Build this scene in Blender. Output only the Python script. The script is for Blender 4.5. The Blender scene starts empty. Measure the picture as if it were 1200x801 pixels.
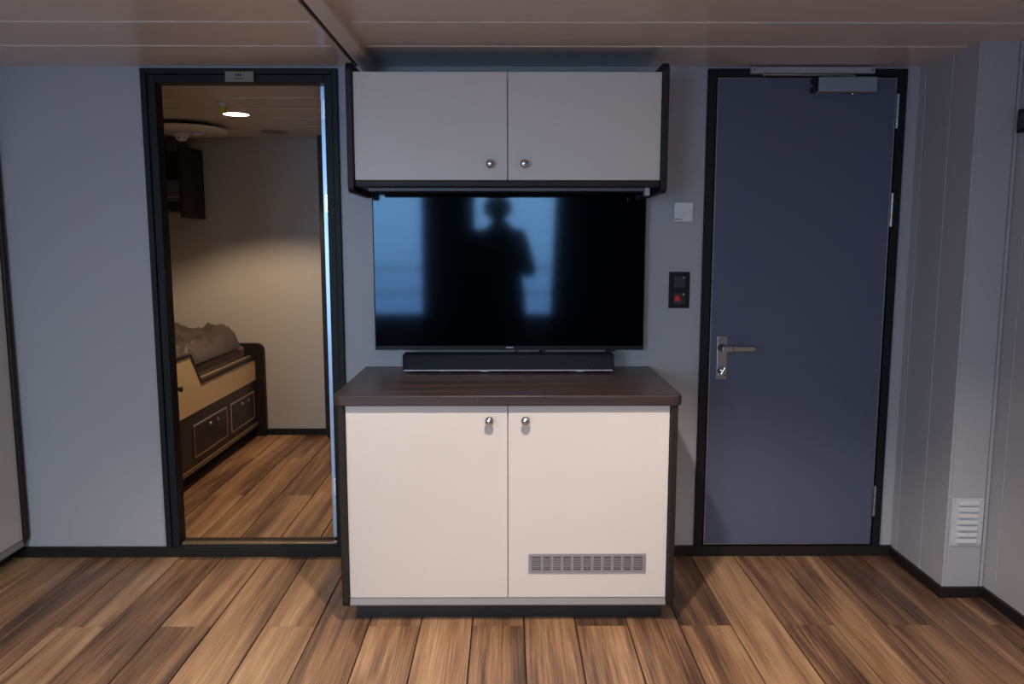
import bpy, bmesh, math, random
from mathutils import Vector, Matrix, noise
random.seed(7)
SC = bpy.context.scene
COL = SC.collection

# ------------------------------------------------------------------ camera
H, D = 1.38, 3.355            # lens height, distance of the back wall
cam = bpy.data.cameras.new('camera_lens')
cam.sensor_width = 36.0
cam.lens = 921.0 / 1200.0 * 36.0
cam.clip_start = 0.02
camo = bpy.data.objects.new('view_camera', cam)
COL.objects.link(camo)
camo.location = (0, 0, H)
camo.rotation_euler = (math.radians(90 - 7.18), 0, math.radians(-0.31))
SC.camera = camo

# ------------------------------------------------------------------ sky
W = bpy.data.worlds.new('World'); SC.world = W; W.use_nodes = True
nt = W.node_tree; nt.nodes.clear()
out = nt.nodes.new('ShaderNodeOutputWorld'); bg = nt.nodes.new('ShaderNodeBackground')
tc = nt.nodes.new('ShaderNodeTexCoord'); sp = nt.nodes.new('ShaderNodeSeparateXYZ')
rp = nt.nodes.new('ShaderNodeValToRGB')
mp = nt.nodes.new('ShaderNodeMapRange'); mp.inputs[1].default_value = -1; mp.inputs[2].default_value = 1
nt.links.new(tc.outputs['Generated'], sp.inputs[0]); nt.links.new(sp.outputs[2], mp.inputs[0])
nt.links.new(mp.outputs[0], rp.inputs[0]); nt.links.new(rp.outputs[0], bg.inputs[0])
e = rp.color_ramp.elements
e[0].position = 0.0; e[0].color = (0.05, 0.08, 0.13, 1)
e[1].position = 1.0; e[1].color = (0.84, 0.93, 1.0, 1)
x = rp.color_ramp.elements.new(0.47); x.color = (0.15, 0.21, 0.31, 1)
x = rp.color_ramp.elements.new(0.505); x.color = (0.24, 0.32, 0.42, 1)
bg.inputs[1].default_value = 30.0
nt.links.new(bg.outputs[0], out.inputs[0])

LAMP_W, BED_W = 162.0, 86.0     # ceiling lamps, see lamp builder below
SC.view_settings.view_transform = 'Standard'
SC.view_settings.look = 'None'
SC.view_settings.gamma = 1.0
SC.view_settings.use_curve_mapping = False
SC.view_settings.exposure = 0.0

# ------------------------------------------------------------------ materials
def mat(name, col, rough=0.5, metal=0.0, spec=0.5, var=0.04, scale=6.0, bump=0.0, bscale=200.0, emit=None, es=0.0, coat=0.0):
    m = bpy.data.materials.new(name); m.use_nodes = True
    t = m.node_tree; b = t.nodes['Principled BSDF']
    b.inputs['Roughness'].default_value = rough; b.inputs['Metallic'].default_value = metal
    b.inputs['Specular IOR Level'].default_value = spec
    b.inputs['Coat Weight'].default_value = coat
    c = t.nodes.new('ShaderNodeTexCoord'); n = t.nodes.new('ShaderNodeTexNoise')
    n.inputs['Scale'].default_value = scale; n.inputs['Detail'].default_value = 3
    t.links.new(c.outputs['Object'], n.inputs['Vector'])
    mx = t.nodes.new('ShaderNodeMix'); mx.data_type = 'RGBA'
    lo = [max(0, v * (1 - var)) for v in col]; hi = [min(1, v * (1 + var)) for v in col]
    mx.inputs[6].default_value = (*lo, 1); mx.inputs[7].default_value = (*hi, 1)
    t.links.new(n.outputs['Fac'], mx.inputs[0]); t.links.new(mx.outputs[2], b.inputs['Base Color'])
    if bump:
        n2 = t.nodes.new('ShaderNodeTexNoise'); n2.inputs['Scale'].default_value = bscale
        t.links.new(c.outputs['Object'], n2.inputs['Vector'])
        bp = t.nodes.new('ShaderNodeBump'); bp.inputs['Strength'].default_value = bump; bp.inputs['Distance'].default_value = 0.001
        t.links.new(n2.outputs['Fac'], bp.inputs['Height']); t.links.new(bp.outputs[0], b.inputs['Normal'])
    if emit:
        b.inputs['Emission Color'].default_value = (*emit, 1); b.inputs['Emission Strength'].default_value = es
    return m

def wood(name, stops, along, rough=0.4, fine=90.0, coarse=9.0, stretch=0.05, rnd=1.0, bump=0.15, tone=0.0, spec=0.5, fig=0.05, fw=0.35):
    """grain runs along axis `along` (0,1,2); per-object random offset and tone"""
    m = bpy.data.materials.new(name); m.use_nodes = True
    t = m.node_tree; b = t.nodes['Principled BSDF']; N = t.nodes.new; L = t.links.new
    c = N('ShaderNodeTexCoord'); oi = N('ShaderNodeObjectInfo')
    mul = N('ShaderNodeMath'); mul.operation = 'MULTIPLY'; mul.inputs[1].default_value = 37.0 * rnd
    L(oi.outputs['Random'], mul.inputs[0])
    add = N('ShaderNodeVectorMath'); add.operation = 'ADD'
    L(c.outputs['Object'], add.inputs[0]); L(mul.outputs[0], add.inputs[1])
    mpg = N('ShaderNodeMapping'); s = [1, 1, 1]; s[along] = stretch
    mpg.inputs['Scale'].default_value = s
    L(add.outputs[0], mpg.inputs['Vector'])
    n1 = N('ShaderNodeTexNoise'); n1.inputs['Scale'].default_value = coarse; n1.inputs['Detail'].default_value = 5
    n1.inputs['Roughness'].default_value = 0.6; n1.inputs['Distortion'].default_value = 0.5
    n2 = N('ShaderNodeTexNoise'); n2.inputs['Scale'].default_value = fine; n2.inputs['Detail'].default_value = 4
    mpf = N('ShaderNodeMapping'); s2 = [1, 1, 1]; s2[along] = stretch * 0.35; mpf.inputs['Scale'].default_value = s2
    L(add.outputs[0], mpf.inputs['Vector'])
    L(mpg.outputs[0], n1.inputs['Vector']); L(mpf.outputs[0], n2.inputs['Vector'])
    # figure: contour rings of a smooth stretched noise, as in sawn boards
    n3 = N('ShaderNodeTexNoise'); n3.inputs['Scale'].default_value = coarse * 0.5; n3.inputs['Detail'].default_value = 1
    L(mpg.outputs[0], n3.inputs['Vector'])
    sn = N('ShaderNodeMath'); sn.operation = 'MULTIPLY'; sn.inputs[1].default_value = 60.0
    si = N('ShaderNodeMath'); si.operation = 'SINE'
    L(n3.outputs['Fac'], sn.inputs[0]); L(sn.outputs[0], si.inputs[0])
    a1 = N('ShaderNodeMath'); a1.operation = 'MULTIPLY_ADD'; a1.inputs[1].default_value = fig
    L(si.outputs[0], a1.inputs[0]); L(n1.outputs['Fac'], a1.inputs[2])
    a2 = N('ShaderNodeMath'); a2.operation = 'MULTIPLY_ADD'; a2.inputs[1].default_value = fw
    L(n2.outputs['Fac'], a2.inputs[0]); L(a1.outputs[0], a2.inputs[2])
    a3 = N('ShaderNodeMath'); a3.operation = 'MULTIPLY_ADD'; a3.inputs[1].default_value = tone
    L(oi.outputs['Random'], a3.inputs[0]); L(a2.outputs[0], a3.inputs[2])
    a4 = N('ShaderNodeMath'); a4.operation = 'SUBTRACT'; a4.inputs[1].default_value = fw / 2 + tone / 2
    L(a3.outputs[0], a4.inputs[0])
    r = N('ShaderNodeValToRGB'); el = r.color_ramp.elements
    el[0].position, el[0].color = stops[0][0], (*stops[0][1], 1)
    el[1].position, el[1].color = stops[-1][0], (*stops[-1][1], 1)
    for p, q in stops[1:-1]:
        z = el.new(p); z.color = (*q, 1)
    L(a4.outputs[0], r.inputs[0]); L(r.outputs[0], b.inputs['Base Color'])
    b.inputs['Roughness'].default_value = rough; b.inputs['Specular IOR Level'].default_value = spec
    bp = N('ShaderNodeBump'); bp.inputs['Strength'].default_value = bump; bp.inputs['Distance'].default_value = 0.002
    L(n2.outputs['Fac'], bp.inputs['Height']); L(bp.outputs[0], b.inputs['Normal'])
    return m

M = {}
M['wall'] = mat('wall_paint', (0.40, 0.395, 0.415), 0.42, var=0.02, bump=0.05, bscale=60)
M['joint'] = mat('joint_strip', (0.62, 0.62, 0.64), 0.4)
M['bedwall'] = mat('cabin_wall', (0.50, 0.47, 0.43), 0.5, var=0.03)
M['ceil'] = mat('ceiling_panel', (0.70, 0.64, 0.58), 0.30, spec=0.5, var=0.02)
M['seam'] = mat('ceiling_seam', (0.85, 0.85, 0.85), 0.35)
M['groove'] = mat('ceiling_groove', (0.03, 0.025, 0.02), 0.7)
M['base'] = mat('base_trim', (0.014, 0.011, 0.010), 0.5, spec=0.3)
M['frame'] = mat('door_frame_paint', (0.009, 0.0095, 0.011), 0.5, spec=0.25, var=0.08)
M['door'] = mat('door_paint', (0.090, 0.104, 0.160), 0.40, var=0.03, bump=0.06, bscale=120)
M['cream'] = mat('cream_laminate', (0.66, 0.60, 0.55), 0.38, var=0.02)
M['creamrail'] = mat('cream_rail', (0.24, 0.22, 0.205), 0.45)
M['edge'] = wood('dark_edge', [(0.25, (0.010, 0.007, 0.006)), (0.75, (0.026, 0.017, 0.014))], 2, 0.5, spec=0.3)
M['wenge'] = wood('wenge_top', [(0.25, (0.026, 0.017, 0.016)), (0.5, (0.048, 0.031, 0.029)), (0.75, (0.088, 0.058, 0.053))], 0, 0.33, fine=120, coarse=14, stretch=0.04)
M['darkboard'] = wood('dark_board', [(0.25, (0.016, 0.010, 0.008)), (0.75, (0.050, 0.030, 0.022))], 1, 0.45)
M['plinth'] = mat('plinth_black', (0.020, 0.020, 0.022), 0.4)
M['plank'] = wood('walnut_plank', [(0.22, (0.045, 0.024, 0.016)), (0.36, (0.125, 0.065, 0.036)), (0.50, (0.255, 0.138, 0.070)), (0.64, (0.39, 0.225, 0.115)), (0.80, (0.53, 0.335, 0.18))], 1, 0.40, fine=150, coarse=8.0, stretch=0.065, tone=0.22, fig=0.045, fw=0.55)
M['gap'] = mat('plank_gap', (0.006, 0.005, 0.004), 0.8)
M['chrome'] = mat('chrome', (0.62, 0.64, 0.67), 0.18, metal=1.0)
M['steel'] = mat('brushed_steel', (0.45, 0.44, 0.43), 0.33, metal=1.0, bump=0.1, bscale=300)
M['galv'] = mat('zinc_edge', (0.40, 0.50, 0.64), 0.34, metal=0.9, var=0.12, scale=14)
M['silver'] = mat('silver_paint', (0.40, 0.41, 0.44), 0.4, metal=0.2)
M['closer'] = mat('closer_paint', (0.27, 0.31, 0.38), 0.4, metal=0.2)
M['white'] = mat('white_plastic', (0.72, 0.72, 0.73), 0.4)
M['vent'] = mat('vent_paint', (0.55, 0.55, 0.58), 0.4)
M['grille'] = mat('grille_aluminium', (0.36, 0.34, 0.36), 0.4, metal=0.5)
M['black'] = mat('black_plastic', (0.007, 0.008, 0.010), 0.45, spec=0.25)
M['profile'] = mat('grey_profile', (0.10, 0.11, 0.13), 0.45)
M['fabric'] = mat('speaker_cloth', (0.012, 0.016, 0.023), 0.75, spec=0.2, bump=0.4, bscale=900)
M['screen'] = mat('screen_glass', (0.002, 0.002, 0.003), 0.065, spec=0.46, var=0.0)
M['red'] = mat('red_lens', (0.42, 0.008, 0.005), 0.4, emit=(1, 0.02, 0.0), es=0.08)
M['mark'] = mat('dark_print', (0.03, 0.03, 0.05), 0.6)
M['logo'] = mat('pale_print', (0.6, 0.62, 0.66), 0.4)
M['sign'] = mat('sign_beige', (0.24, 0.205, 0.165), 0.5)
M['bunkfront'] = mat('bunk_board', (0.76, 0.56, 0.31), 0.42, var=0.03)
M['piping'] = mat('drawer_outline', (0.36, 0.27, 0.18), 0.4)
M['rail'] = mat('bunk_rail', (0.25, 0.18, 0.11), 0.4)
M['sheet'] = mat('mattress_cloth', (0.16, 0.115, 0.10), 0.6, bump=0.3, bscale=500)
M['duvet'] = mat('duvet_cloth', (0.075, 0.056, 0.052), 0.40, bump=0.2, bscale=400)
M['yellow'] = mat('yellow_cap', (0.62, 0.55, 0.03), 0.4)
M['lampglow'] = mat('lamp_diffuser', (0.9, 0.85, 0.75), 0.5, emit=(1.0, 0.83, 0.6), es=9.0)
M['brass'] = mat('threshold_lip', (0.20, 0.14, 0.08), 0.35, metal=0.4)
M['curtain'] = mat('curtain_cloth', (0.018, 0.018, 0.022), 0.9)
M['jacket'] = mat('dark_jacket', (0.012, 0.013, 0.016), 0.85)
M['trouser'] = mat('dark_trousers', (0.012, 0.012, 0.015), 0.85)
M['skin'] = mat('skin', (0.30, 0.17, 0.12), 0.55)
M['hair'] = mat('hair', (0.015, 0.011, 0.009), 0.6)
M['cable'] = mat('cable_black', (0.01, 0.01, 0.012), 0.5)
_sb = M['screen'].node_tree.nodes['Principled BSDF']
_sb.inputs['Specular Tint'].default_value = (0.42, 0.70, 1.0, 1)   # blue of the mirrored daylight put into the screen's tint
def pane_mat():
    m = bpy.data.materials.new('window_glass'); m.use_nodes = True
    t = m.node_tree; t.nodes.clear()
    o = t.nodes.new('ShaderNodeOutputMaterial'); tr = t.nodes.new('ShaderNodeBsdfTransparent'); g = t.nodes.new('ShaderNodeBsdfGlossy')
    g.inputs['Roughness'].default_value = 0.02; tr.inputs[0].default_value = (0.92, 0.96, 0.98, 1)
    fr = t.nodes.new('ShaderNodeFresnel'); fr.inputs[0].default_value = 1.45
    mx = t.nodes.new('ShaderNodeMixShader')
    t.links.new(fr.outputs[0], mx.inputs[0]); t.links.new(tr.outputs[0], mx.inputs[1]); t.links.new(g.outputs[0], mx.inputs[2])
    t.links.new(mx.outputs[0], o.inputs[0]); return m
M['glass'] = pane_mat()

# ------------------------------------------------------------------ mesh helpers
def link(name, me, m, parent=None, smooth=False):
    o = bpy.data.objects.new(name, me); COL.objects.link(o)
    if m is not None: me.materials.append(M[m] if isinstance(m, str) else m)
    if parent is not None: o.parent = parent
    if smooth:
        for p in me.polygons: p.use_smooth = True
    return o
def from_bm(name, bm, m, parent=None, smooth=False):
    bmesh.ops.recalc_face_normals(bm, faces=bm.faces)
    me = bpy.data.meshes.new(name); bm.to_mesh(me); bm.free()
    return link(name, me, m, parent, smooth)
def add_box(bm, x0, x1, y0, y1, z0, z1, bev=0.0, seg=2):
    r = bmesh.ops.create_cube(bm, size=1.0)
    vs = r['verts']
    for v in vs:
        v.co = Vector(((x0 + x1) / 2 + v.co.x * (x1 - x0), (y0 + y1) / 2 + v.co.y * (y1 - y0), (z0 + z1) / 2 + v.co.z * (z1 - z0)))
    if bev > 0:
        es = list({ed for v in vs for ed in v.link_edges})
        bmesh.ops.bevel(bm, geom=es, offset=min(bev, 0.49 * min(x1 - x0, y1 - y0, z1 - z0)), segments=seg, profile=0.5, affect='EDGES')
def box(name, b, m, parent=None, bev=0.0, seg=2):
    bm = bmesh.new(); add_box(bm, *b, bev=bev, seg=seg); return from_bm(name, bm, m, parent)
def add_prism(bm, pts, axis, a, b):
    """extrude a 2D outline along axis from a to b; 2D pts are the other two axes in x,y,z order"""
    def mk(p, t):
        q = list(p); q.insert(axis, t); return Vector(q)
    A = [bm.verts.new(mk(p, a)) for p in pts]; B = [bm.verts.new(mk(p, b)) for p in pts]
    n = len(pts)
    bm.faces.new(A); bm.faces.new(B[::-1])
    for i in range(n): bm.faces.new((A[i], B[i], B[(i + 1) % n], A[(i + 1) % n]))
def prism(name, pts, axis, a, b, m, parent=None, bev=0.0):
    bm = bmesh.new(); add_prism(bm, pts, axis, a, b)
    if bev:
        bmesh.ops.recalc_face_normals(bm, faces=bm.faces)
        es = [ed for ed in bm.edges if len(ed.link_faces) == 2 and any(len(f.verts) == len(pts) and len(pts) > 4 for f in ed.link_faces)]
        bmesh.ops.bevel(bm, geom=es, offset=bev, segments=2, profile=0.5, affect='EDGES')
    return from_bm(name, bm, m, parent)
def round_rect(x0, x1, y0, y1, r, seg=6):
    """r = radii at (x0,y0),(x1,y0),(x1,y1),(x0,y1)"""
    if not isinstance(r, (tuple, list)): r = (r,) * 4
    out = []
    for (cx, cy, sx, sy, a0), rr in zip(((x0, y0, 1, 1, 180), (x1, y0, -1, 1, 270), (x1, y1, -1, -1, 0), (x0, y1, 1, -1, 90)), r):
        if rr <= 0: out.append((cx, cy)); continue
        for i in range(seg + 1):
            a = math.radians(a0 + 90 * i / seg)
            out.append((cx + sx * rr + rr * math.cos(a), cy + sy * rr + rr * math.sin(a)))
    return out
def add_lathe(bm, prof, origin, axis=(0, 0, 1), n=28):
    """prof = [(radius, height)], spun round `axis` at `origin`"""
    q = Vector((0, 0, 1)).rotation_difference(Vector(axis)); o = Vector(origin); rings = []
    for r, h in prof:
        if r < 1e-6: rings.append([bm.verts.new(o + q @ Vector((0, 0, h)))])
        else: rings.append([bm.verts.new(o + q @ Vector((r * math.cos(2 * math.pi * i / n), r * math.sin(2 * math.pi * i / n), h))) for i in range(n)])
    for A, B in zip(rings, rings[1:]):
        for i in range(n):
            j = (i + 1) % n
            if len(A) == 1 and len(B) == 1: continue
            if len(A) == 1: bm.faces.new((A[0], B[i], B[j]))
            elif len(B) == 1: bm.faces.new((A[i], B[0], A[j]))
            else: bm.faces.new((A[i], B[i], B[j], A[j]))
def lathe(name, prof, origin, m, parent=None, axis=(0, 0, 1), n=28, smooth=True):
    bm = bmesh.new(); add_lathe(bm, prof, origin, axis, n); o = from_bm(name, bm, m, parent, smooth)
    return o
def tube(name, pts, r, m, parent=None, res=4):
    cu = bpy.data.curves.new(name, 'CURVE'); cu.dimensions = '3D'; cu.bevel_depth = r; cu.bevel_resolution = res; cu.use_fill_caps = True
    s = cu.splines.new('POLY'); s.points.add(len(pts) - 1)
    for p, q in zip(s.points, pts): p.co = (*q, 1)
    o = bpy.data.objects.new(name, cu); COL.objects.link(o)
    me = bpy.data.meshes.new_from_object(o); bpy.data.objects.remove(o); bpy.data.curves.remove(cu)
    return link(name, me, m, parent, True)
def empty(name, loc=(0, 0, 0)):
    o = bpy.data.objects.new(name, None); COL.objects.link(o); o.empty_display_size = 0.1
    o['anchor'] = 'base'
    return o
def tag(o, label, cat=None, group=None, kind=None):
    o['label'] = label
    if cat: o['category'] = cat
    if group: o['group'] = group
    if kind: o['kind'] = kind
    return o

CZ = 2.10                       # ceiling
XL, X1, X2 = -2.72, 1.705, 1.868  # left wall, duct casing, right wall
YC = 2.935                      # front of the duct casing
YR = -1.0                       # window wall behind the camera
BY = 5.59                       # far wall of the sleeping cabin
WT = 0.08                       # wall thickness
D1, D2 = D, D + WT
BX0, BX1 = -2.72, -0.60         # sleeping cabin

# ------------------------------------------------------------------ floor with planks
fl = box('floor', (XL - 0.1, X2 + 0.1, YR - 0.1, BY + 0.1, -0.06, -0.006), 'gap')
tag(fl, 'walnut brown plank floor running towards the cabinet wall', 'floor', kind='structure')
PW, PX0, PL = 0.1887, -0.885, 1.50
pm = {}
def plank(x0, x1, y0, y1):
    key = (round(x1 - x0, 3), round(y1 - y0, 3))
    if key not in pm:
        w, l = key; bm = bmesh.new(); g = 0.0023
        add_box(bm, -w / 2 + g, w / 2 - g, -l / 2 + g * 0.25, l / 2 - g * 0.25, -0.006, 0.0)
        tops = [ed for ed in bm.edges if all(v.co.z > -0.001 for v in ed.verts) and abs(ed.verts[0].co.y - ed.verts[1].co.y) > 0.01]
        bmesh.ops.bevel(bm, geom=tops, offset=0.0012, segments=1, affect='EDGES')
        bmesh.ops.recalc_face_normals(bm, faces=bm.faces)
        me = bpy.data.meshes.new('plank'); bm.to_mesh(me); bm.free(); me.materials.append(M['plank']); pm[key] = me
    o = bpy.data.objects.new('plank', pm[key]); COL.objects.link(o); o.parent = fl
    o.location = ((x0 + x1) / 2, (y0 + y1) / 2, 0)
k0 = math.floor((XL - PX0) / PW); k1 = math.ceil((X2 - PX0) / PW)
for k in range(k0, k1):
    a, b = max(XL, PX0 + k * PW), min(X2, PX0 + (k + 1) * PW)
    yj = 2.705 if k % 2 == 0 else 2.705 + PL / 2
    ys = [YR] + [y for y in (yj + PL * j for j in range(-4, 5)) if YR + 0.02 < y < BY - 0.02] + [BY]
    for c, d in zip(ys, ys[1:]):
        if b <= BX1 + 0.3 or d <= D2: plank(a, b, c, d)
        elif c < D: plank(a, b, c, D)

# ------------------------------------------------------------------ ceiling with strip panels
ce = box('ceiling', (XL - 0.1, X2 + 0.1, YR - 0.1, D + 0.04, CZ + 0.012, CZ + 0.05), 'seam')
tag(ce, 'cream strip-panel ceiling with pale seams above the living space', 'ceiling', kind='structure')
cm = {}
def cpanel(parent, x0, x1, y0, y1):
    key = (round(x1 - x0, 3), round(y1 - y0, 3))
    if key not in cm:
        bm = bmesh.new(); add_box(bm, -key[0] / 2, key[0] / 2, -key[1] / 2, key[1] / 2, 0, 0.012)
        es = [ed for ed in bm.edges if all(v.co.z < 0.001 for v in ed.verts) and abs(ed.verts[0].co.x - ed.verts[1].co.x) > 0.01]
        bmesh.ops.bevel(bm, geom=es, offset=0.006, segments=3, affect='EDGES')
        bmesh.ops.recalc_face_normals(bm, faces=bm.faces)
        me = bpy.data.meshes.new('ceiling_panel'); bm.to_mesh(me); bm.free(); me.materials.append(M['ceil']); cm[key] = me
    o = bpy.data.objects.new('ceiling_panel', cm[key]); COL.objects.link(o); o.parent = parent
    o.location = ((x0 + x1) / 2, (y0 + y1) / 2, CZ)
PITCH, SG = 0.318, 0.011
seams = [3.012 - PITCH * j for j in range(13)][::-1]
ys = [YR] + [s for s in seams if s > YR + 0.02] + [D]
BMX0, BMX1 = -0.588, -0.530
for i, (a, b) in enumerate(zip(ys, ys[1:])):
    a2 = a + (SG / 2 if i else 0); b2 = b - (SG / 2 if b != D else 0)
    cpanel(ce, XL, -0.649, a2, b2); cpanel(ce, BMX1, X2, a2, b2)
box('joint_trim', (-0.646, -0.625, YR, D, CZ - 0.004, CZ + 0.012), 'ceil', ce, 0.002)
box('joint_groove', (-0.625, -0.588, YR, D, CZ + 0.004, CZ + 0.012), 'groove', ce)
box('joint_cover', (BMX0, BMX1, YR, D, CZ - 0.030, CZ + 0.012), 'ceil', ce, 0.004)
# sleeping cabin ceiling
cb = box('ceiling_cabin', (BX0 - 0.1, BX1 + 0.1, D + 0.04, BY + 0.1, CZ + 0.012, CZ + 0.05), 'seam')
tag(cb, 'beige strip ceiling of the sleeping cabin seen through the open doorway', 'ceiling', kind='structure')
ys = [D2, 3.73, 4.06, 4.39, 4.72, 5.05, 5.38, BY]
for i, (a, b) in enumerate(zip(ys, ys[1:])):
    cpanel(cb, BX0, BX1, a + (0.004 if i else 0), b - (0.004 if i < 6 else 0))

# ------------------------------------------------------------------ walls
OX0, OX1, OZ = -1.508, -0.700, 2.090     # cabin doorway outside frame
EX0, EX1, EZ = 0.826, 1.648, 2.090       # entrance door outside frame
bm = bmesh.new()
for x0, x1, z0, z1 in ((XL - 0.1, OX0, 0, CZ + 0.05), (OX0, OX1, OZ, CZ + 0.05), (OX1, EX0, 0, CZ + 0.05), (EX0, EX1, EZ, CZ + 0.05), (EX1, X2 + 0.1, 0, CZ + 0.05)):
    add_box(bm, x0, x1, D1, D2, z0, z1)
wb = from_bm('wall_back', bm, 'wall'); tag(wb, 'grey painted wall behind the television with two door openings', 'wall', kind='structure')
# right wall: backing and panels with narrow joints
wr = box('wall_right', (X2 + 0.012, X2 + 0.09, YR - 0.1, D, 0, CZ + 0.05), 'joint')
tag(wr, 'grey panelled side wall with vertical joints and boxed duct casing', 'wall', kind='structure')
def wpanel(b): return box('wall_panel', b, 'wall', wr, 0.0015, 1)
G = 0.0018
yj = [YC + 0.02, 2.86, 2.36, 1.78, 1.18, 0.58, -0.02, -0.62, YR]
for a, b in zip(yj, yj[1:]): wpanel((X2, X2 + 0.012, b + G, a - G, 0, CZ + 0.012))
box('casing_core', (X1 + 0.012, X2 + 0.012, YC + 0.012, D, 0, CZ + 0.012), 'joint', wr)
for a, b in ((YC + 0.0005, 3.105), (3.105, 3.30), (3.30, D)): wpanel((X1, X1 + 0.012, a + (G if a > 3 else 0), b - G, 0, CZ + 0.012))
for a, b in ((X1 + 0.0125, 1.851), (1.851, 1.8675)): wpanel((a + (G if a > 1.8 else 0), b - G, YC, YC + 0.012, 0, CZ + 0.012))
wl = box('wall_left', (XL - 0.08, XL, YR - 0.1, D, 0, CZ + 0.05), 'wall'); tag(wl, 'plain grey side wall behind the tall wardrobe', 'wall', kind='structure')
# window wall behind the camera
WN = ((-2.05, -0.66), (-0.50, 0.66)); WZ0, WZ1 = 0.66, 1.98
bm = bmesh.new()
xs = [XL - 0.1, WN[0][0], WN[0][1], WN[1][0], WN[1][1], X2 + 0.1]
for i in (0, 2, 4): add_box(bm, xs[i], xs[i + 1], YR - 0.1, YR, 0, CZ + 0.05)
for a, b in WN: add_box(bm, a, b, YR - 0.1, YR, 0, WZ0); add_box(bm, a, b, YR - 0.1, YR, WZ1, CZ + 0.05)
wf = from_bm('wall_window', bm, 'wall'); tag(wf, 'grey wall with two tall daylight windows mirrored in the television', 'wall', kind='structure')
for i, (a, b) in enumerate(WN):
    w = empty('window_%d' % (i + 1)); tag(w, ('wide tall window beside the wardrobe, mirrored in the television' if i == 0 else 'tall window between two dark curtains, mirrored in the television'), 'window', kind='structure')
    bm = bmesh.new()
    for q in ((a, a + .04, WZ0, WZ1), (b - .04, b, WZ0, WZ1), (a + .04, b - .04, WZ0, WZ0 + .04), (a + .04, b - .04, WZ1 - .04, WZ1)):
        add_box(bm, q[0], q[1], YR - 0.07, YR - 0.02, q[2], q[3])
    from_bm('window_frame', bm, 'frame', w)
    box('pane', (a + .04, b - .04, YR - 0.05, YR - 0.044, WZ0 + .04, WZ1 - .04), 'glass', w)
    la = bpy.data.lights.new('window_portal', 'AREA'); la.shape = 'RECTANGLE'; la.size = b - a; la.size_y = WZ1 - WZ0; la.cycles.is_portal = True
    lo = bpy.data.objects.new('window_portal', la); COL.objects.link(lo); lo.location = ((a + b) / 2, YR - 0.09, (WZ0 + WZ1) / 2); lo.rotation_euler = (math.radians(90), 0, 0); lo.parent = w
# sleeping cabin walls
w = box('wall_cabin_far', (BX0 - 0.1, BX1 + 0.1, BY, BY + 0.08, 0, CZ + 0.05), 'bedwall'); tag(w, 'beige far wall of the sleeping cabin behind the bunk', 'wall', kind='structure')
w = box('wall_cabin_left', (BX0 - 0.08, BX0, D2, BY, 0, CZ + 0.05), 'bedwall'); tag(w, 'beige wall along the long side of the bunk', 'wall', kind='structure')
w = box('wall_cabin_right', (BX1, BX1 + 0.08, D2, BY, 0, CZ + 0.05), 'bedwall'); tag(w, 'beige cabin wall behind the open door leaf', 'wall', kind='structure')

# baseboards
BH, BT = 0.042, 0.014
def baseb(name, pieces, label):
    bm = bmesh.new()
    for b in pieces: add_box(bm, *b)
    tag(from_bm(name, bm, 'base'), label, 'baseboard', kind='structure')
baseb('baseboard_back', [(-2.40, -0.60, D - BT, D, 0, BH + 0.004), (0.60, X1, D - BT, D, 0, BH + 0.004)], 'black skirting along the foot of the television wall and doors')
baseb('baseboard_right', [(X1 - BT, X1, YC - BT, D - BT, 0, BH), (X1, X2, YC - BT, YC, 0, BH), (X2 - BT, X2, YR, YC - BT, 0, BH)], 'black skirting stepping round the duct casing')
baseb('baseboard_cabin', [(-1.735, BX1, BY - BT, BY, 0, 0.045)], 'dark skirting along the far wall of the sleeping cabin')

# ------------------------------------------------------------------ cabin doorway (open door)
dr = empty('door_2'); tag(dr, 'open cabin doorway with black frame and leaf swung inwards', 'door', kind='structure')
bm = bmesh.new()
def ring(bm, x0, x1, z1, w, ya, yb, z0=0.0):
    add_box(bm, x0, x0 + w, ya, yb, z0, z1, 0.002, 1); add_box(bm, x1 - w, x1, ya, yb, z0, z1, 0.002, 1); add_box(bm, x0 + w, x1 - w, ya, yb, z1 - w, z1, 0.002, 1)
ring(bm, OX0, OX1, OZ, 0.024, D - 0.018, D2 + 0.01, 0.046)
from_bm('door_frame', bm, 'frame', dr)
bm = bmesh.new(); ring(bm, OX0 + 0.0245, OX1 - 0.0245, OZ - 0.0245, 0.032, D - 0.008, D2 - 0.02, 0.046); from_bm('frame_stop', bm, 'frame', dr)
box('threshold', (OX0, OX1, D + 0.0005, D2 + 0.01, 0, 0.052), 'base', dr, 0.003)
box('threshold_lip', (OX0 + 0.06, OX1 - 0.06, D + 0.002, D + 0.03, 0.052, 0.060), 'brass', dr, 0.002)
# leaf folded back at ninety degrees, its hinge edge faces the room
LX0, LX1, LY = -0.788, -0.746, 3.415
lf = box('door_leaf', (LX0, LX1, LY + 0.003, LY + 0.68, 0.062, 2.05), 'door', dr, 0.002)
box('leaf_edge', (LX0 + 0.001, LX1 - 0.001, LY, LY + 0.003, 0.062, 2.05), 'galv', lf)
for z in (1.90, 1.51, 0.26):
    hg = box('hinge', (LX0 + 0.010, LX1 - 0.001, LY - 0.003, LY, z, z + 0.075), 'chrome', lf)
    for dx, dz in ((0.016, 0.06), (0.03, 0.036), (0.016, 0.012)):
        lathe('screw', [(0.0045, 0), (0.0045, 0.0015), (0, 0.002)], (LX0 + dx + 0.004, LY - 0.003, z + dz), 'black', hg, (0, -1, 0), 10)
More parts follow.
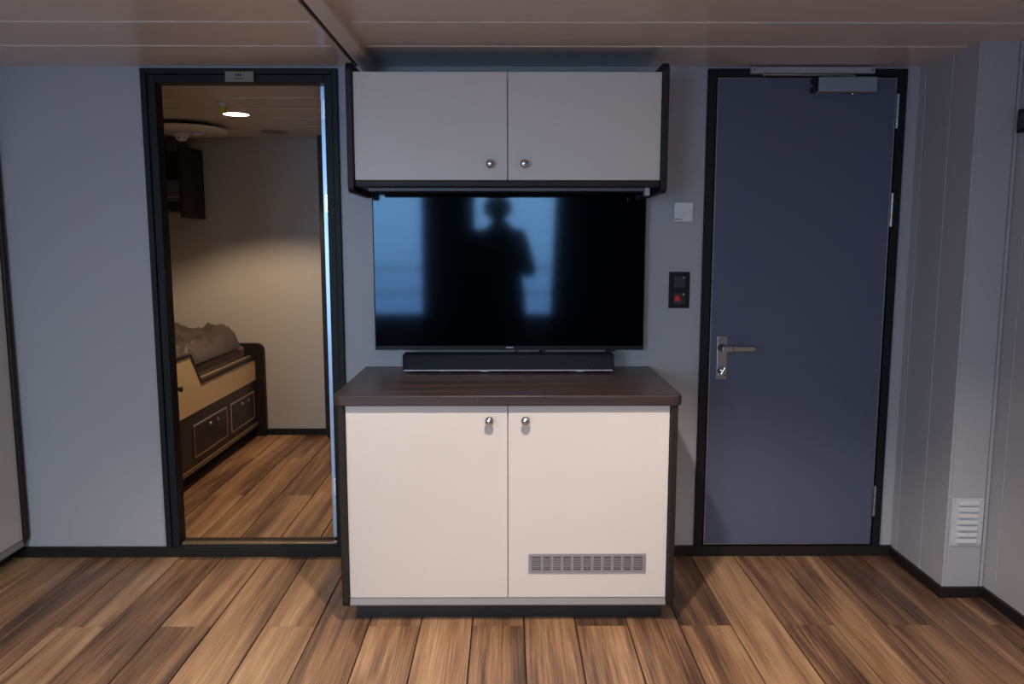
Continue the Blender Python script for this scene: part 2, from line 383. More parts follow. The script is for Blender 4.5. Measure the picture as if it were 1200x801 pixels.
# door sign on the head of the frame
ds = box('door_sign', (-1.157, -1.040, D - 0.022, D - 0.0185, 2.034, 2.076), 'sign', None, 0.001, 1)
tag(ds, 'small beige name plate on the head of the open cabin doorway', 'sign')
for i, cxx in enumerate((-1.110, -1.1015, -1.093)):
    box('glyph', (cxx - 0.003, cxx + 0.003, D - 0.0228, D - 0.022, 2.057, 2.067), 'mark', ds)
for i in range(9):
    box('glyph', (-1.119 + i * 0.0045, -1.1157 + i * 0.0045, D - 0.0228, D - 0.022, 2.045, 2.050), 'mark', ds)

# ------------------------------------------------------------------ entrance door
ed = empty('door_1'); tag(ed, 'closed slate blue door with black frame, lever handle and closer', 'door', kind='structure')
LFX0, LFX1, LFZ0, LFZ1 = 0.866, 1.606, 0.056, 2.058
bm = bmesh.new(); ring(bm, EX0, EX1, EZ, 0.034, D - 0.020, D2, 0.046); from_bm('door_frame', bm, 'frame', ed)
box('door_sill', (EX0 + 0.001, EX1 - 0.001, D + 0.0005, D2, 0, 0.050), 'base', ed)
box('frame_gasket', (EX0 + 0.034, EX1 - 0.034, D + 0.022, D2, 0.050, EZ - 0.034), 'plinth', ed)
leaf = box('door_leaf', (LFX0, LFX1, D - 0.016, D + 0.0215, LFZ0, LFZ1 - 0.004), 'door', ed, 0.0025)
bm = bmesh.new(); t_ = 0.0035
for b in ((LFX0, LFX0 + t_, LFZ0, LFZ1 - .004), (LFX1 - t_, LFX1, LFZ0, LFZ1 - .004), (LFX0 + t_, LFX1 - t_, LFZ1 - .004 - t_, LFZ1 - .004), (LFX0 + t_, LFX1 - t_, LFZ0, LFZ0 + t_)):
    add_box(bm, b[0], b[1], D - 0.0172, D - 0.0162, b[2], b[3])
from_bm('edge_strip', bm, 'steel', leaf)
for z in (1.850, 1.448, 0.188):
    hg = lathe('hinge', [(0, 0), (0.006, 0), (0.006, 0.138), (0, 0.138)], (LFX1 + 0.004, D - 0.026, z), 'steel', ed, n=16, smooth=False)
    box('hinge_leaf', (LFX1 - 0.006, LFX1 + 0.004, D - 0.0195, D - 0.0170, z, z + 0.138), 'steel', hg)
    bm = bmesh.new()
    for q in (0.045, 0.092): add_lathe(bm, [(0.0065, 0), (0.0065, 0.002), (0.006, 0.002)], (LFX1 + 0.004, D - 0.026, z + q), n=16)
    from_bm('hinge_ring', bm, 'black', hg)
# lever handle set
FY = D - 0.016
hs = box('handle_plate', (0.897, 0.941, FY - 0.006, FY, 0.798, 0.984), 'steel', leaf, 0.002)
for z in (0.815, 0.967):
    for x_ in (0.905, 0.933): lathe('screw', [(0.004, 0), (0.004, 0.001), (0, 0.0015)], (x_, FY - 0.006, z), 'chrome', hs, (0, -1, 0), 10)
lv = lathe('lever_neck', [(0.0, 0), (0.017, 0), (0.017, 0.008), (0.011, 0.012), (0.010, 0.050), (0, 0.050)], (0.915, FY - 0.006, 0.936), 'chrome', leaf, (0, -1, 0), 20)
pts = [(0.905, -0.010), (0.912, -0.0115), (0.935, -0.011), (1.030, -0.010), (1.043, -0.008), (1.046, 0.0), (1.043, 0.008), (1.030, 0.010), (0.935, 0.011), (0.912, 0.0115), (0.905, 0.010)]
prism('lever', [(a, 0.936 + b) for a, b in pts], 1, FY - 0.066, FY - 0.048, 'steel', lv, 0.003)
box('lever_band', (0.9405, 0.955, FY - 0.0668, FY - 0.0475, 0.9245, 0.9475), 'chrome', lv, 0.002)
tt = lathe('thumb_turn', [(0, 0), (0.017, 0), (0.017, 0.006), (0.013, 0.012), (0.013, 0.020), (0, 0.020)], (0.916, FY - 0.006, 0.838), 'chrome', leaf, (0, -1, 0), 20)
g = box('thumb_grip', (-0.0035, 0.0035, -0.012, 0, -0.017, 0.017), 'chrome', tt, 0.002); g.location = (0.918, FY - 0.026, 0.838); g.rotation_euler = (0, math.radians(28), 0)
# closer: slide rail on the frame, arm, body on the leaf
rl = box('closer_rail', (0.994, 1.500, D - 0.046, D - 0.0205, 2.066, 2.092), 'silver', ed, 0.003)
for x_ in (1.006, 1.488): lathe('screw', [(0.004, 0), (0.004, 0.001), (0, 0.001)], (x_, D - 0.046, 2.079), 'mark', rl, (0, -1, 0), 10)
tube('closer_arm', [(1.045, D - 0.050, 2.0600), (1.412, D - 0.050, 2.0570)], 0.0045, 'steel', ed)
lathe('arm_slider', [(0, 0), (0.006, 0), (0.006, 0.012), (0, 0.012)], (1.045, D - 0.050, 2.054), 'chrome', ed, n=14)
cl = box('closer_body', (1.266, 1.505, D - 0.062, D - 0.0165, 1.990, 2.050), 'closer', ed, 0.004)
box('closer_cap', (1.2475, 1.2655, D - 0.056, D - 0.0165, 1.992, 2.048), 'black', cl, 0.002)
lathe('cap_screw', [(0, 0), (0.006, 0), (0.006, 0.003), (0, 0.004)], (1.2475, D - 0.040, 2.018), 'chrome', cl, (-1, 0, 0), 12)
for z, hh in ((2.050, 0.010), (1.981, 0.009)): lathe('spindle', [(0, 0), (0.009, 0), (0.009, hh), (0, hh)], (1.412, D - 0.042, z), 'chrome', cl, n=14)

# ------------------------------------------------------------------ television cabinet
KNOB = [(0.0, 0.0), (0.008, 0.0), (0.007, 0.012), (0.0095, 0.016), (0.0145, 0.0205), (0.0165, 0.0255), (0.0150, 0.0305), (0.0095, 0.0345), (0.0, 0.036)]
tv = empty('television_cabinet'); tag(tv, 'low cream two-door cabinet with dark wood top under the television', 'cabinet')
FYc = 2.722
top_pts = round_rect(-0.613, 0.613, 2.697, D - 0.001, (0.03, 0.03, 0, 0))
wt = prism('worktop', top_pts, 2, 0.814, 0.852, 'wenge', tv, 0.004)
side = round_rect(2.708, D - 0.001, 0.068, 0.8135, (0.022, 0, 0, 0.0))
for s in (-1, 1):
    prism('side_panel', side, 0, s * 0.5755, s * 0.600, 'edge', tv, 0.004)
box('carcass', (-0.575, 0.575, FYc + 0.022, D - 0.001, 0.0705, 0.8135), 'creamrail', tv)
rail_pts = [(FYc + 0.0205, 0.071), (FYc - 0.002, 0.071), (FYc - 0.004, 0.076), (FYc + 0.004, 0.099), (FYc + 0.0205, 0.099)]
prism('bottom_rail', rail_pts, 0, -0.574, 0.574, 'creamrail', tv)
box('plinth', (-0.563, 0.563, 2.778, D - 0.001, 0, 0.0700), 'plinth', tv)
def cab_door(parent, x0, x1, y, z0, z1, kx, kz):
    d = box('door', (x0, x1, y, y + 0.02, z0, z1), 'cream', parent, 0.0015, 1)
    lathe('knob', KNOB, (kx, y, kz), 'chrome', d, (0, -1, 0), 24)
    return d
cab_door(tv, -0.5735, -0.0015, FYc, 0.1005, 0.8125, -0.065, 0.760)
d2 = cab_door(tv, 0.0015, 0.5735, FYc, 0.1005, 0.8125, 0.062, 0.760)
# ventilation grille with real slots (11 groups of 9)
vx0, vx1, vz0, vz1 = 0.075, 0.498, 0.196, 0.266
vg = box('vent_backing', (vx0 + 0.004, vx1 - 0.004, FYc - 0.0012, FYc - 0.0002, vz0 + 0.004, vz1 - 0.004), 'black', d2)
bm = bmesh.new(); yb, yf = FYc - 0.0012, FYc - 0.0045
add_box(bm, vx0, vx0 + 0.012, yf, yb, vz0, vz1); add_box(bm, vx1 - 0.012, vx1, yf, yb, vz0, vz1)
add_box(bm, vx0 + 0.012, vx1 - 0.012, yf, yb, vz0, vz0 + 0.010); add_box(bm, vx0 + 0.012, vx1 - 0.012, yf, yb, vz1 - 0.010, vz1)
gw = (vx1 - vx0 - 0.024) / 11; sl = 0.0265
for i in range(1, 11): add_box(bm, vx0 + 0.012 + gw * i - (gw - sl) / 2, vx0 + 0.012 + gw * i + (gw - sl) / 2, yf, yb, vz0 + 0.010, vz1 - 0.010)
from_bm('vent_grille', bm, 'grille', d2)
gm = None
for i in range(11):
    if gm is None:
        bm = bmesh.new(); step = 0.050 / 8
        for j in range(1, 8): add_box(bm, -gw / 2 + 0.001, gw / 2 - 0.001, -0.0028, 0, j * step - 0.0017, j * step + 0.0017)
        o = from_bm('slot_bars', bm, 'grille', d2); gm = o.data
    else:
        o = bpy.data.objects.new('slot_bars', gm); COL.objects.link(o); o.parent = d2
    o.location = (vx0 + 0.012 + gw * (i + 0.5), FYc - 0.0012, vz0 + 0.010)

# ------------------------------------------------------------------ wall cabinet above the television
uc = empty('wall_cabinet'); tag(uc, 'cream two-door cabinet with dark sides hung above the television', 'cabinet')
UY = 3.0
sp_ = round_rect(2.986, D - 0.001, 1.566, 2.040, (0.025, 0, 0, 0.03))
for s in (-1, 1): prism('side_panel', sp_, 0, s * 0.573, s * 0.597, 'edge', uc, 0.004)
box('carcass', (-0.5725, 0.5725, UY + 0.021, D - 0.001, 1.613, 1.985), 'edge', uc)
box('bottom_board', (-0.5725, 0.5725, UY + 0.004, D - 0.001, 1.590, 1.6125), 'edge', uc, 0.002)
cab_door(uc, -0.5715, -0.0015, UY, 1.6135, 2.006, -0.065, 1.672)
cab_door(uc, 0.0015, 0.5715, UY, 1.6135, 2.006, 0.062, 1.672)
lp = box('under_profile', (-0.535, 0.525, 3.06, 3.10, 1.577, 1.5897), 'profile', uc, 0.002)  # grey strip set forward so a pale line shows under the board
box('profile_end', (0.526, 0.545, 3.058, 3.10, 1.560, 1.5897), 'silver', lp, 0.002)

# ------------------------------------------------------------------ television
t = empty('television'); tag(t, 'large flat black television on the wall mirroring windows and a person', 'television')
TX0, TX1, TZ0, TZ1, TY = -0.559, 0.573, 0.932, 1.586, 3.285
box('housing', (TX0, TX1, TY + 0.002, TY + 0.030, TZ0, TZ1), 'black', t, 0.003)
box('rear_housing', (TX0 + 0.12, TX1 - 0.12, TY + 0.0305, TY + 0.058, TZ0 + 0.05, TZ1 - 0.2), 'black', t, 0.008)
box('wall_bracket', (-0.2, 0.2, TY + 0.0585, D - 0.0005, 1.10, 1.35), 'black', t)
box('screen', (TX0 + 0.005, TX1 - 0.005, TY, TY + 0.0015, TZ0 + 0.018, TZ1 - 0.005), 'screen', t)
bz = box('lower_bezel', (TX0 + 0.001, TX1 - 0.001, TY - 0.001, TY + 0.0015, TZ0 + 0.001, TZ0 + 0.0175), 'black', t)
bm = bmesh.new()
for i in range(7): add_box(bm, -0.007 + i * 0.0045, -0.0037 + i * 0.0045, TY - 0.0016, TY - 0.001, TZ0 + 0.008, TZ0 + 0.0135)
from_bm('logo', bm, 'logo', bz)
box('sensor', (0.412, 0.454, TY + 0.002, TY + 0.018, TZ0 - 0.007, TZ0 - 0.0002), 'black', t, 0.002)
for pts in ([(0.035, 3.31, 0.94), (0.036, 3.312, 0.91), (0.036, 3.318, 0.88), (0.04, 3.322, 0.856)], [(0.138, 3.312, 0.94), (0.146, 3.315, 0.915), (0.158, 3.322, 0.895), (0.166, 3.325, 0.857)], [(0.150, 3.312, 0.94), (0.160, 3.315, 0.915), (0.172, 3.322, 0.895), (0.178, 3.325, 0.857)], [(0.142, 3.312, 0.94), (0.134, 3.316, 0.91), (0.128, 3.322, 0.89), (0.126, 3.325, 0.857)]):
    tube('cable', pts, 0.0032, 'cable', t)

# ------------------------------------------------------------------ soundbar
sb = empty('soundbar'); tag(sb, 'long black soundbar standing on the dark cabinet top', 'soundbar')
SX0, SX1, SY, SZ = -0.429, 0.434, 3.165, 0.8525
prof = [(SY + 0.004, SZ + 0.010), (SY, SZ + 0.016), (SY, SZ + 0.060), (SY + 0.006, SZ + 0.071), (SY + 0.016, SZ + 0.076), (SY + 0.088, SZ + 0.076), (SY + 0.094, SZ + 0.070), (SY + 0.094, SZ + 0.010)]
prism('body', prof, 0, SX0 + 0.012, SX1 - 0.012, 'fabric', sb)
for a, b in ((SX0, SX0 + 0.0115), (SX1 - 0.0115, SX1)): prism('end_cap', [(y + (-0.0005 if y < 3.2 else 0.0005), z) for y, z in prof], 0, a, b, 'black', sb, 0.004)
box('trim_line', (SX0 + 0.006, SX1 - 0.006, SY - 0.0015, SY + 0.0035, SZ + 0.0105, SZ + 0.0148), 'silver', sb)
for a in (-0.28, 0.25): box('foot', (a, a + 0.05, SY + 0.012, SY + 0.08, SZ, SZ + 0.0095), 'black', sb)
for a in (-0.11, 0.28): box('foot_clip', (a, a + 0.03, SY - 0.0005, SY + 0.008, SZ + 0.007, SZ + 0.0103), 'silver', sb)
lathe('indicator', [(0.006, 0), (0.006, 0.0008), (0, 0.0008)], (0.335, SY, SZ + 0.040), 'plinth', sb, (0, -1, 0), 16)

# ------------------------------------------------------------------ wall devices
th = empty('thermostat'); tag(th, 'small square white room thermostat beside the slate blue door', 'thermostat')
box('cover', (0.698, 0.777, D - 0.026, D - 0.0005, 1.468, 1.548), 'white', th, 0.003)
bm = bmesh.new(); n = 14
prof = []
for i in range(n * 2):
    r = 0.0185 if i % 2 == 0 else 0.0165
    prof.append((0.754 + r * math.cos(math.pi * i / n), 1.493 + r * math.sin(math.pi * i / n)))
add_prism(bm, prof, 1, D - 0.031, D - 0.0262); from_bm('dial', bm, 'white', th)
bm = bmesh.new()
for i in range(9):
    a = math.radians(-10 + 25 * i); add_box(bm, 0.754 + 0.0225 * math.cos(a) - .001, 0.754 + 0.0225 * math.cos(a) + .001, D - 0.0266, D - 0.0261, 1.493 + .0225 * math.sin(a) - .001, 1.493 + .0225 * math.sin(a) + .001)
from_bm('scale_marks', bm, 'mark', th)
bm = bmesh.new(); add_box(bm, 0.702, 0.708, D - 0.0266, D - 0.0261, 1.4755, 1.4825)
for i in range(6): add_box(bm, 0.7095 + i * 0.0038, 0.7122 + i * 0.0038, D - 0.0266, D - 0.0261, 1.4765, 1.4805)
from_bm('print', bm, 'mark', th)
sw = empty('light_switch'); tag(sw, 'black double wall switch with a red indicator by the door', 'switch')
box('switch_frame', (0.687, 0.774, D - 0.012, D - 0.0005, 1.104, 1.258), 'black', sw, 0.002)
box('rocker', (0.708, 0.756, D - 0.016, D - 0.0122, 1.190, 1.240), 'plinth', sw, 0.002)
rk = box('rocker', (0.708, 0.756, D - 0.016, D - 0.0122, 1.120, 1.170), 'plinth', sw, 0.002)
prism('red_lens', [(0.711, 1.134), (0.733, 1.134), (0.733, 1.146), (0.727, 1.157), (0.717, 1.157), (0.711, 1.146)], 1, D - 0.0178, D - 0.0161, 'red', rk)
for z in (1.231, 1.161): box('status_mark', (0.745, 0.750, D - 0.0166, D - 0.0161, z, z + 0.005), 'logo', sw)
# louvred vent on the duct casing
vt = empty('air_vent'); tag(vt, 'pale louvred air vent low on the duct casing beside the door', 'vent')
box('plate', (1.722, 1.846, YC - 0.004, YC - 0.0003, 0.207, 0.400), 'vent', vt, 0.0015, 1)
for i in range(7):
    z = 0.222 + i * 0.0252
    pr_ = [(YC - 0.0042, z), (YC - 0.013, z + 0.001), (YC - 0.012, z + 0.006), (YC - 0.0042, z + 0.016)]
    bm = bmesh.new(); add_prism(bm, pr_, 0, 1.744, 1.826)
    for v in bm.verts:
        if v.co.y < YC - 0.008: v.co.x += 0.006 if v.co.x < 1.785 else -0.006
    from_bm('louvre', bm, 'vent', vt)
for x_ in (1.729, 1.839):
    for z in (0.215, 0.303, 0.392): lathe('screw', [(0.0035, 0), (0.0035, 0.001), (0, 0.0015)], (x_, YC - 0.004, z), 'silver', vt, (0, -1, 0), 10)
# black fixture just at the picture's edge on the right wall
wf_ = empty('wall_box'); tag(wf_, 'small black box mounted high on the panelled side wall', 'wall box')
box('housing', (X2 - 0.022, X2 - 0.0005, 2.80, 2.915, 1.775, 1.858), 'black', wf_, 0.003)
box('cover', (X2 - 0.026, X2 - 0.0222, 2.812, 2.903, 1.787, 1.846), 'plinth', wf_, 0.001, 1)

# ------------------------------------------------------------------ tall wardrobe on the left
wd = empty('wardrobe'); tag(wd, 'tall cream wardrobe with black rounded end panel along the side wall', 'wardrobe')
WX = -2.118
ep = round_rect(XL + 0.002, WX + 0.012, 0.062, CZ - 0.035, (0, 0.045, 0, 0))
prism('end_panel', ep, 1, 3.312, 3.338, 'edge', wd, 0.004)
prism('end_panel', ep, 1, 0.90, 0.926, 'edge', wd, 0.004)
box('carcass', (XL + 0.002, WX - 0.022, 0.9265, 3.3115, 0.064, CZ - 0.04), 'edge', wd)
prism('bottom_rail', [(WX - 0.021, 0.064), (WX + 0.002, 0.064), (WX + 0.004, 0.070), (WX - 0.004, 0.094), (WX - 0.021, 0.094)], 1, 0.927, 3.311, 'creamrail', wd)
box('plinth', (XL + 0.002, WX - 0.06, 0.93, 3.31, 0, 0.0635), 'plinth', wd)
wy = [0.927, 1.524, 2.121, 2.716, 3.311]
for i, (a, b) in enumerate(zip(wy, wy[1:])):
    d = box('door', (WX - 0.02, WX, a + 0.0015, b - 0.0015, 0.096, CZ - 0.045), 'cream', wd, 0.0015, 1)
    lathe('knob', KNOB, (WX, (b - 0.06 if i % 2 == 0 else a + 0.06), 1.05), 'chrome', d, (1, 0, 0), 24)

# ------------------------------------------------------------------ sleeping cabin: bunk
BX = -1.80
bk = empty('bunk_bed'); tag(bk, 'built-in bunk with tan notched front board and dark drawer base', 'bed')
top_line = [(4.02, 0.430), (5.545, 0.398), (5.545, 0.560), (4.555, 0.560), (4.410, 0.742), (4.02, 0.742)]
front = [(3.60, 0.412), (5.545, 0.412), (5.545, 0.560), (4.555, 0.560), (4.415, 0.742), (3.60, 0.742)]
prism('front_board', front, 0, BX - 0.022, BX, 'bunkfront', bk)
edge = [(3.60, 0.742), (4.415, 0.742), (4.555, 0.560), (5.545, 0.560), (5.545, 0.574), (4.565, 0.574), (4.425, 0.756), (3.60, 0.756)]
prism('board_edge', edge, 0, BX - 0.024, BX + 0.003, 'edge', bk)
box('inner_rail', (BX - 0.05, BX - 0.025, 4.575, 5.545, 0.556, 0.586), 'rail', bk, 0.003)
box('base_panel', (BX - 0.022, BX - 0.002, 3.60, 5.545, 0.106, 0.411), 'darkboard', bk)
for (a, b) in ((4.41, 4.945), (5.02, 5.485)):
    z0, z1 = 0.150, 0.342
    dw = box('drawer', (BX - 0.0018, BX + 0.003, a + 0.009, b - 0.009, z0 + 0.009, z1 - 0.009), 'darkboard', bk)
    bm = bmesh.new()
    for q in ((a, a + .008, z0, z1), (b - .008, b, z0, z1), (a + .008, b - .008, z0, z0 + .008), (a + .008, b - .008, z1 - .008, z1)): add_box(bm, BX - 0.0018, BX + 0.004, q[0], q[1], q[2], q[3])
    from_bm('drawer_outline', bm, 'piping', dw)
    m_ = (a + b) / 2
    for dy in (-0.02, 0.10):
        lathe('drawer_lock', [(0, 0), (0.011, 0), (0.011, 0.004), (0.007, 0.009), (0, 0.011)], (BX + 0.003, m_ + dy, 0.300), 'steel', dw, (1, 0, 0), 14)
prism('base_rail', [(BX - 0.022, 0.078), (BX + 0.002, 0.078), (BX + 0.004, 0.104), (BX - 0.022, 0.104)], 1, 3.60, 5.545, 'rail', bk)
box('plinth', (BX0 + 0.002, BX - 0.085, 3.60, 5.545, 0, 0.077), 'plinth', bk)
box('mattress_base', (BX0 + 0.002, BX - 0.055, 3.60, 5.545, 0.078, 0.53), 'darkboard', bk)
endp = round_rect(BX0 + 0.002, -1.738, 0.0, 0.672, (0, 0, 0.055, 0))
prism('end_panel', endp, 1, 5.548, BY - 0.0005, 'edge', bk, 0.004)
prism('end_panel', round_rect(BX0 + 0.002, -1.738, 0.0, 0.80, (0, 0, 0.055, 0)), 1, 3.565, 3.598, 'edge', bk, 0.004)
lathe('latch_knob', [(0, 0), (0.010, 0), (0.010, 0.02), (0.016, 0.024), (0.016, 0.036), (0, 0.038)], (BX, 4.20, 0.595), 'plinth', bk, (1, 0, 0), 16)
# mattress and duvet are loose
bm = bmesh.new(); add_box(bm, BX0 + 0.01, BX - 0.06, 3.62, 5.535, 0.5305, 0.665, 0.035, 4)
mt = from_bm('mattress', bm, 'sheet', None, True); tag(mt, 'brown covered mattress lying in the built-in bunk', 'mattress')
def duvet():
    nx, ny = 56, 100
    x0, x1, y0, y1 = BX0 + 0.03, BX - 0.045, 3.66, 5.38
    bm = bmesh.new(); T = []; B = []
    for j in range(ny + 1):
        rt = []; rb = []
        for i in range(nx + 1):
            u, v = i / nx, j / ny
            eu = min(u, 1 - u) * (x1 - x0); ev = min(v, 1 - v) * (y1 - y0)
            puff = min(1.0, math.sqrt(max(0, min(eu, ev)) / 0.05))
            fold = math.exp(-((v - 0.93) / 0.06) ** 2)            # thick roll at the folded end
            xx = x0 + u * (x1 - x0); yy = y0 + v * (y1 - y0)
            wob = 0.035 * noise.noise(Vector((xx * 3, 3.1, 0)))
            n1 = noise.noise(Vector((xx * 4.0 + yy * 2.2, yy * 3.0, 1.3))); n2 = noise.noise(Vector((xx * 11 + 4 * n1, yy * 7 - 3 * n1, 5.0)))
            n3 = 1 - abs(noise.noise(Vector((xx * 5 + yy * 4, yy * 2.5 - xx * 3, 9.0)))) * 2; n3 = max(0.0, n3) ** 4; n4 = (1 - abs(noise.noise(Vector((xx * 9 - yy * 8, yy * 6 + xx * 7, 4.0))))) ** 6
            h = 0.062 + 0.020 * n1 + 0.020 * n2 + 0.040 * n3 + 0.016 * n4 + 0.055 * fold * (0.85 + 0.3 * noise.noise(Vector((xx * 6, 0, 2)))) + 0.03 * math.sin(u * 3.0)
            z = 0.668 + max(0.012, h) * puff
            rt.append(bm.verts.new((xx, yy + wob * v, z))); rb.append(bm.verts.new((xx, yy + wob * v, 0.6665)))
        T.append(rt); B.append(rb)
    for j in range(ny):
        for i in range(nx):
            bm.faces.new((T[j][i], T[j][i + 1], T[j + 1][i + 1], T[j + 1][i])); bm.faces.new((B[j][i], B[j + 1][i], B[j + 1][i + 1], B[j][i + 1]))
    for j in range(ny):
        bm.faces.new((T[j][0], T[j + 1][0], B[j + 1][0], B[j][0])); bm.faces.new((T[j][nx], B[j][nx], B[j + 1][nx], T[j + 1][nx]))
    for i in range(nx):
        bm.faces.new((T[0][i], B[0][i], B[0][i + 1], T[0][i + 1])); bm.faces.new((T[ny][i], T[ny][i + 1], B[ny][i + 1], B[ny][i]))
    return from_bm('duvet', bm, 'duvet', None, True)
tag(duvet(), 'rumpled grey-brown satin duvet folded on the bunk mattress', 'duvet')

# shelf unit on the cabin far wall above the bunk
sh = empty('wall_shelf'); tag(sh, 'dark wooden wall shelf unit with open niche above the bunk', 'shelf')
SXR = -2.118
prism('side_panel', round_rect(5.22, BY - 0.0005, 1.545, 2.012, (0.02, 0, 0, 0.02)), 0, SXR - 0.026, SXR, 'edge', sh, 0.003)
box('top_board', (BX0 + 0.002, SXR - 0.0265, 5.26, BY - 0.0005, 1.950, 1.972), 'edge', sh)
box('flap_door', (BX0 + 0.002, SXR - 0.0265, 5.262, 5.28, 1.815, 1.9495), 'edge', sh)
box('middle_board', (BX0 + 0.002, SXR - 0.0265, 5.281, BY - 0.0005, 1.815, 1.835), 'edge', sh)
box('back_board', (BX0 + 0.002, SXR - 0.0265, BY - 0.012, BY - 0.0005, 1.6505, 1.8145), 'white', sh)
box('lower_board', (BX0 + 0.002, SXR - 0.0265, 5.25, BY - 0.0005, 1.592, 1.650), 'edge', sh)
box('stop_rail', (BX0 + 0.002, SXR - 0.0265, 5.255, 5.267, 1.672, 1.688), 'rail', sh)

# wardrobe on the other side of the cabin
w2 = empty('cabin_wardrobe'); tag(w2, 'dark edged wardrobe glimpsed beside the open door leaf in the sleeping cabin', 'wardrobe')
WB = -1.218
ep2 = round_rect(WB - 0.012, BX1 - 0.002, 0.062, CZ - 0.03, (0.045, 0, 0, 0))
prism('end_panel', ep2, 1, 5.20, 5.226, 'edge', w2, 0.004)
prism('end_panel', ep2, 1, 5.548, 5.574, 'edge', w2, 0.004)
box('carcass', (WB + 0.021, BX1 - 0.002, 5.2265, 5.5475, 0.064, CZ - 0.04), 'edge', w2)
box('plinth', (WB + 0.06, BX1 - 0.002, 5.23, 5.545, 0, 0.0635), 'plinth', w2)
d = box('door', (WB, WB + 0.02, 5.228, 5.546, 0.07, CZ - 0.045), 'darkboard', w2, 0.0015, 1)
lathe('knob', KNOB, (WB, 5.30, 1.05), 'chrome', d, (-1, 0, 0), 20)

# ------------------------------------------------------------------ ceiling fittings of the cabin
hd = empty('ceiling_hatch'); tag(hd, 'large round beige ceiling plate hanging over the bunk', 'ceiling plate')
lathe('plate', [(0, 0), (0.262, 0), (0.270, 0.006), (0.270, 0.012), (0.262, 0.016), (0, 0.016)], (-2.0, 4.98, CZ - 0.040), 'ceil', hd, n=56)
lathe('spacer', [(0.18, 0), (0.18, 0.0235)], (-2.0, 4.98, CZ - 0.0238), 'groove', hd, n=40)
box('clip', (-1.935, -1.885, 4.98, 5.02, CZ - 0.058, CZ - 0.0402), 'white', hd, 0.004)
sd = empty('smoke_detector'); tag(sd, 'white dome smoke detector on the round ceiling plate', 'smoke detector')
lathe('mount', [(0, 0), (0.050, 0), (0.050, 0.014), (0, 0.014)], (-2.028, 5.02, CZ - 0.0545), 'white', sd)
lathe('dome', [(0.046, 0), (0.040, -0.018), (0.030, -0.030), (0.014, -0.036), (0, -0.037)], (-2.028, 5.02, CZ - 0.055), 'white', sd)
for i in range(8):
    a = 2 * math.pi * i / 8; g = box('slot', (-0.006, 0.006, -0.003, 0.003, -0.003, 0.003), 'mark', sd)
    g.location = (-2.028 + 0.041 * math.cos(a), 5.02 + 0.041 * math.sin(a), CZ - 0.076); g.rotation_euler = (0, 0, a + math.pi / 2)
sk = empty('sprinkler_head'); tag(sk, 'small yellow capped sprinkler on the cabin ceiling', 'sprinkler')
lathe('collar', [(0, 0), (0.030, 0), (0.024, -0.010), (0.016, -0.014), (0.016, -0.022), (0, -0.022)], (-1.475, 4.20, CZ - 0.0005), 'white', sk, n=20)
lathe('cap', [(0.0165, 0), (0.018, -0.004), (0.018, -0.022), (0.013, -0.030), (0, -0.032)], (-1.475, 4.20, CZ - 0.0225), 'yellow', sk, n=20)

def downlight(name, x, y, label, watts, size, blend, col, r=0.07, glow=True, spotr=0.035, group=None, tilt=(0, 0)):
    o = empty(name); tag(o, label, 'ceiling lamp', group)
    lathe('trim_ring', [(r, 0.0), (r, -0.004), (r + 0.010, -0.005), (r + 0.014, -0.001), (r + 0.014, 0.0)], (x, y, CZ - 0.0003), 'white' if glow else 'silver', o, n=36)
    lathe('diffuser', [(0, 0), (r, 0)], (x, y, CZ - 0.0035), 'lampglow' if glow else 'creamrail', o, n=36)
    if glow:
        l = bpy.data.lights.new('lamp_beam', 'SPOT'); l.energy = watts; l.color = col; l.spot_size = math.radians(size); l.spot_blend = blend; l.shadow_soft_size = spotr
        lo = bpy.data.objects.new('lamp_beam', l); COL.objects.link(lo); lo.location = (x, y, CZ - 0.012); lo.parent = o
        lo.rotation_euler = (math.radians(tilt[0]), math.radians(tilt[1]), 0)
    return o
WARM = (1.0, 0.85, 0.75)
downlight('recessed_lamp', -1.527, 4.555, 'round lit recessed lamp in the sleeping cabin ceiling', BED_W, 118, 0.35, (1.0, 0.74, 0.50))
downlight('recessed_lamp', -1.52, 5.26, 'unlit round recessed lamp near the far cabin wall', 0, 0, 0, WARM, r=0.085, glow=False)
for x_, y_, w_, lb in ((0.02, 1.70, 1.0, 'warm recessed ceiling lamp straight before the television cabinet'), (-1.35, 1.35, 0.22, 'warm recessed ceiling lamp beside the tall wardrobe'), (1.25, 1.35, 0.50, 'warm recessed ceiling lamp before the slate blue door')):
    downlight('recessed_lamp', x_, y_, lb, LAMP_W * w_, 113, 0.35, WARM, group='lamps over the living space')

# ------------------------------------------------------------------ behind the camera: curtains, railing, photographer (all mirrored in the screen)
def curtain(x0, x1, label, gather=0.0):
    bm = bmesh.new(); n = int((x1 - x0) / 0.012); rows = []
    zs = [0.03 + (2.04 - 0.03) * j / 12 for j in range(13)]
    for z in zs:
        row = []
        for i in range(n + 1):
            u = i / n; xx = x0 + u * (x1 - x0)
            w = 0.022 * math.sin(xx * 52) * (0.7 + 0.3 * math.sin(xx * 11))
            xx2 = xx - gather * (1 - u) * (1 - (z / 2.04))
            row.append(bm.verts.new((xx2, YR + 0.075 + w, z)))
        rows.append(row)
    for a, b in zip(rows, rows[1:]):
        for i in range(n): bm.faces.new((a[i], a[i + 1], b[i + 1], b[i]))
    o = empty('curtain'); tag(o, label, 'curtain')
    c = from_bm('drape', bm, 'curtain', o, True)
    s = c.modifiers.new('thick', 'SOLIDIFY'); s.thickness = 0.004
    box('rail', (x0 - 0.02, x1 + 0.02, YR + 0.06, YR + 0.09, 2.045, 2.07), 'black', o)
    return o
curtain(-0.815, -0.31, 'narrow dark curtain hanging between the two windows, mirrored in the screen')
curtain(0.455, 1.60, 'wide dark curtain drawn beside the second window, mirrored in the screen', 0.08)
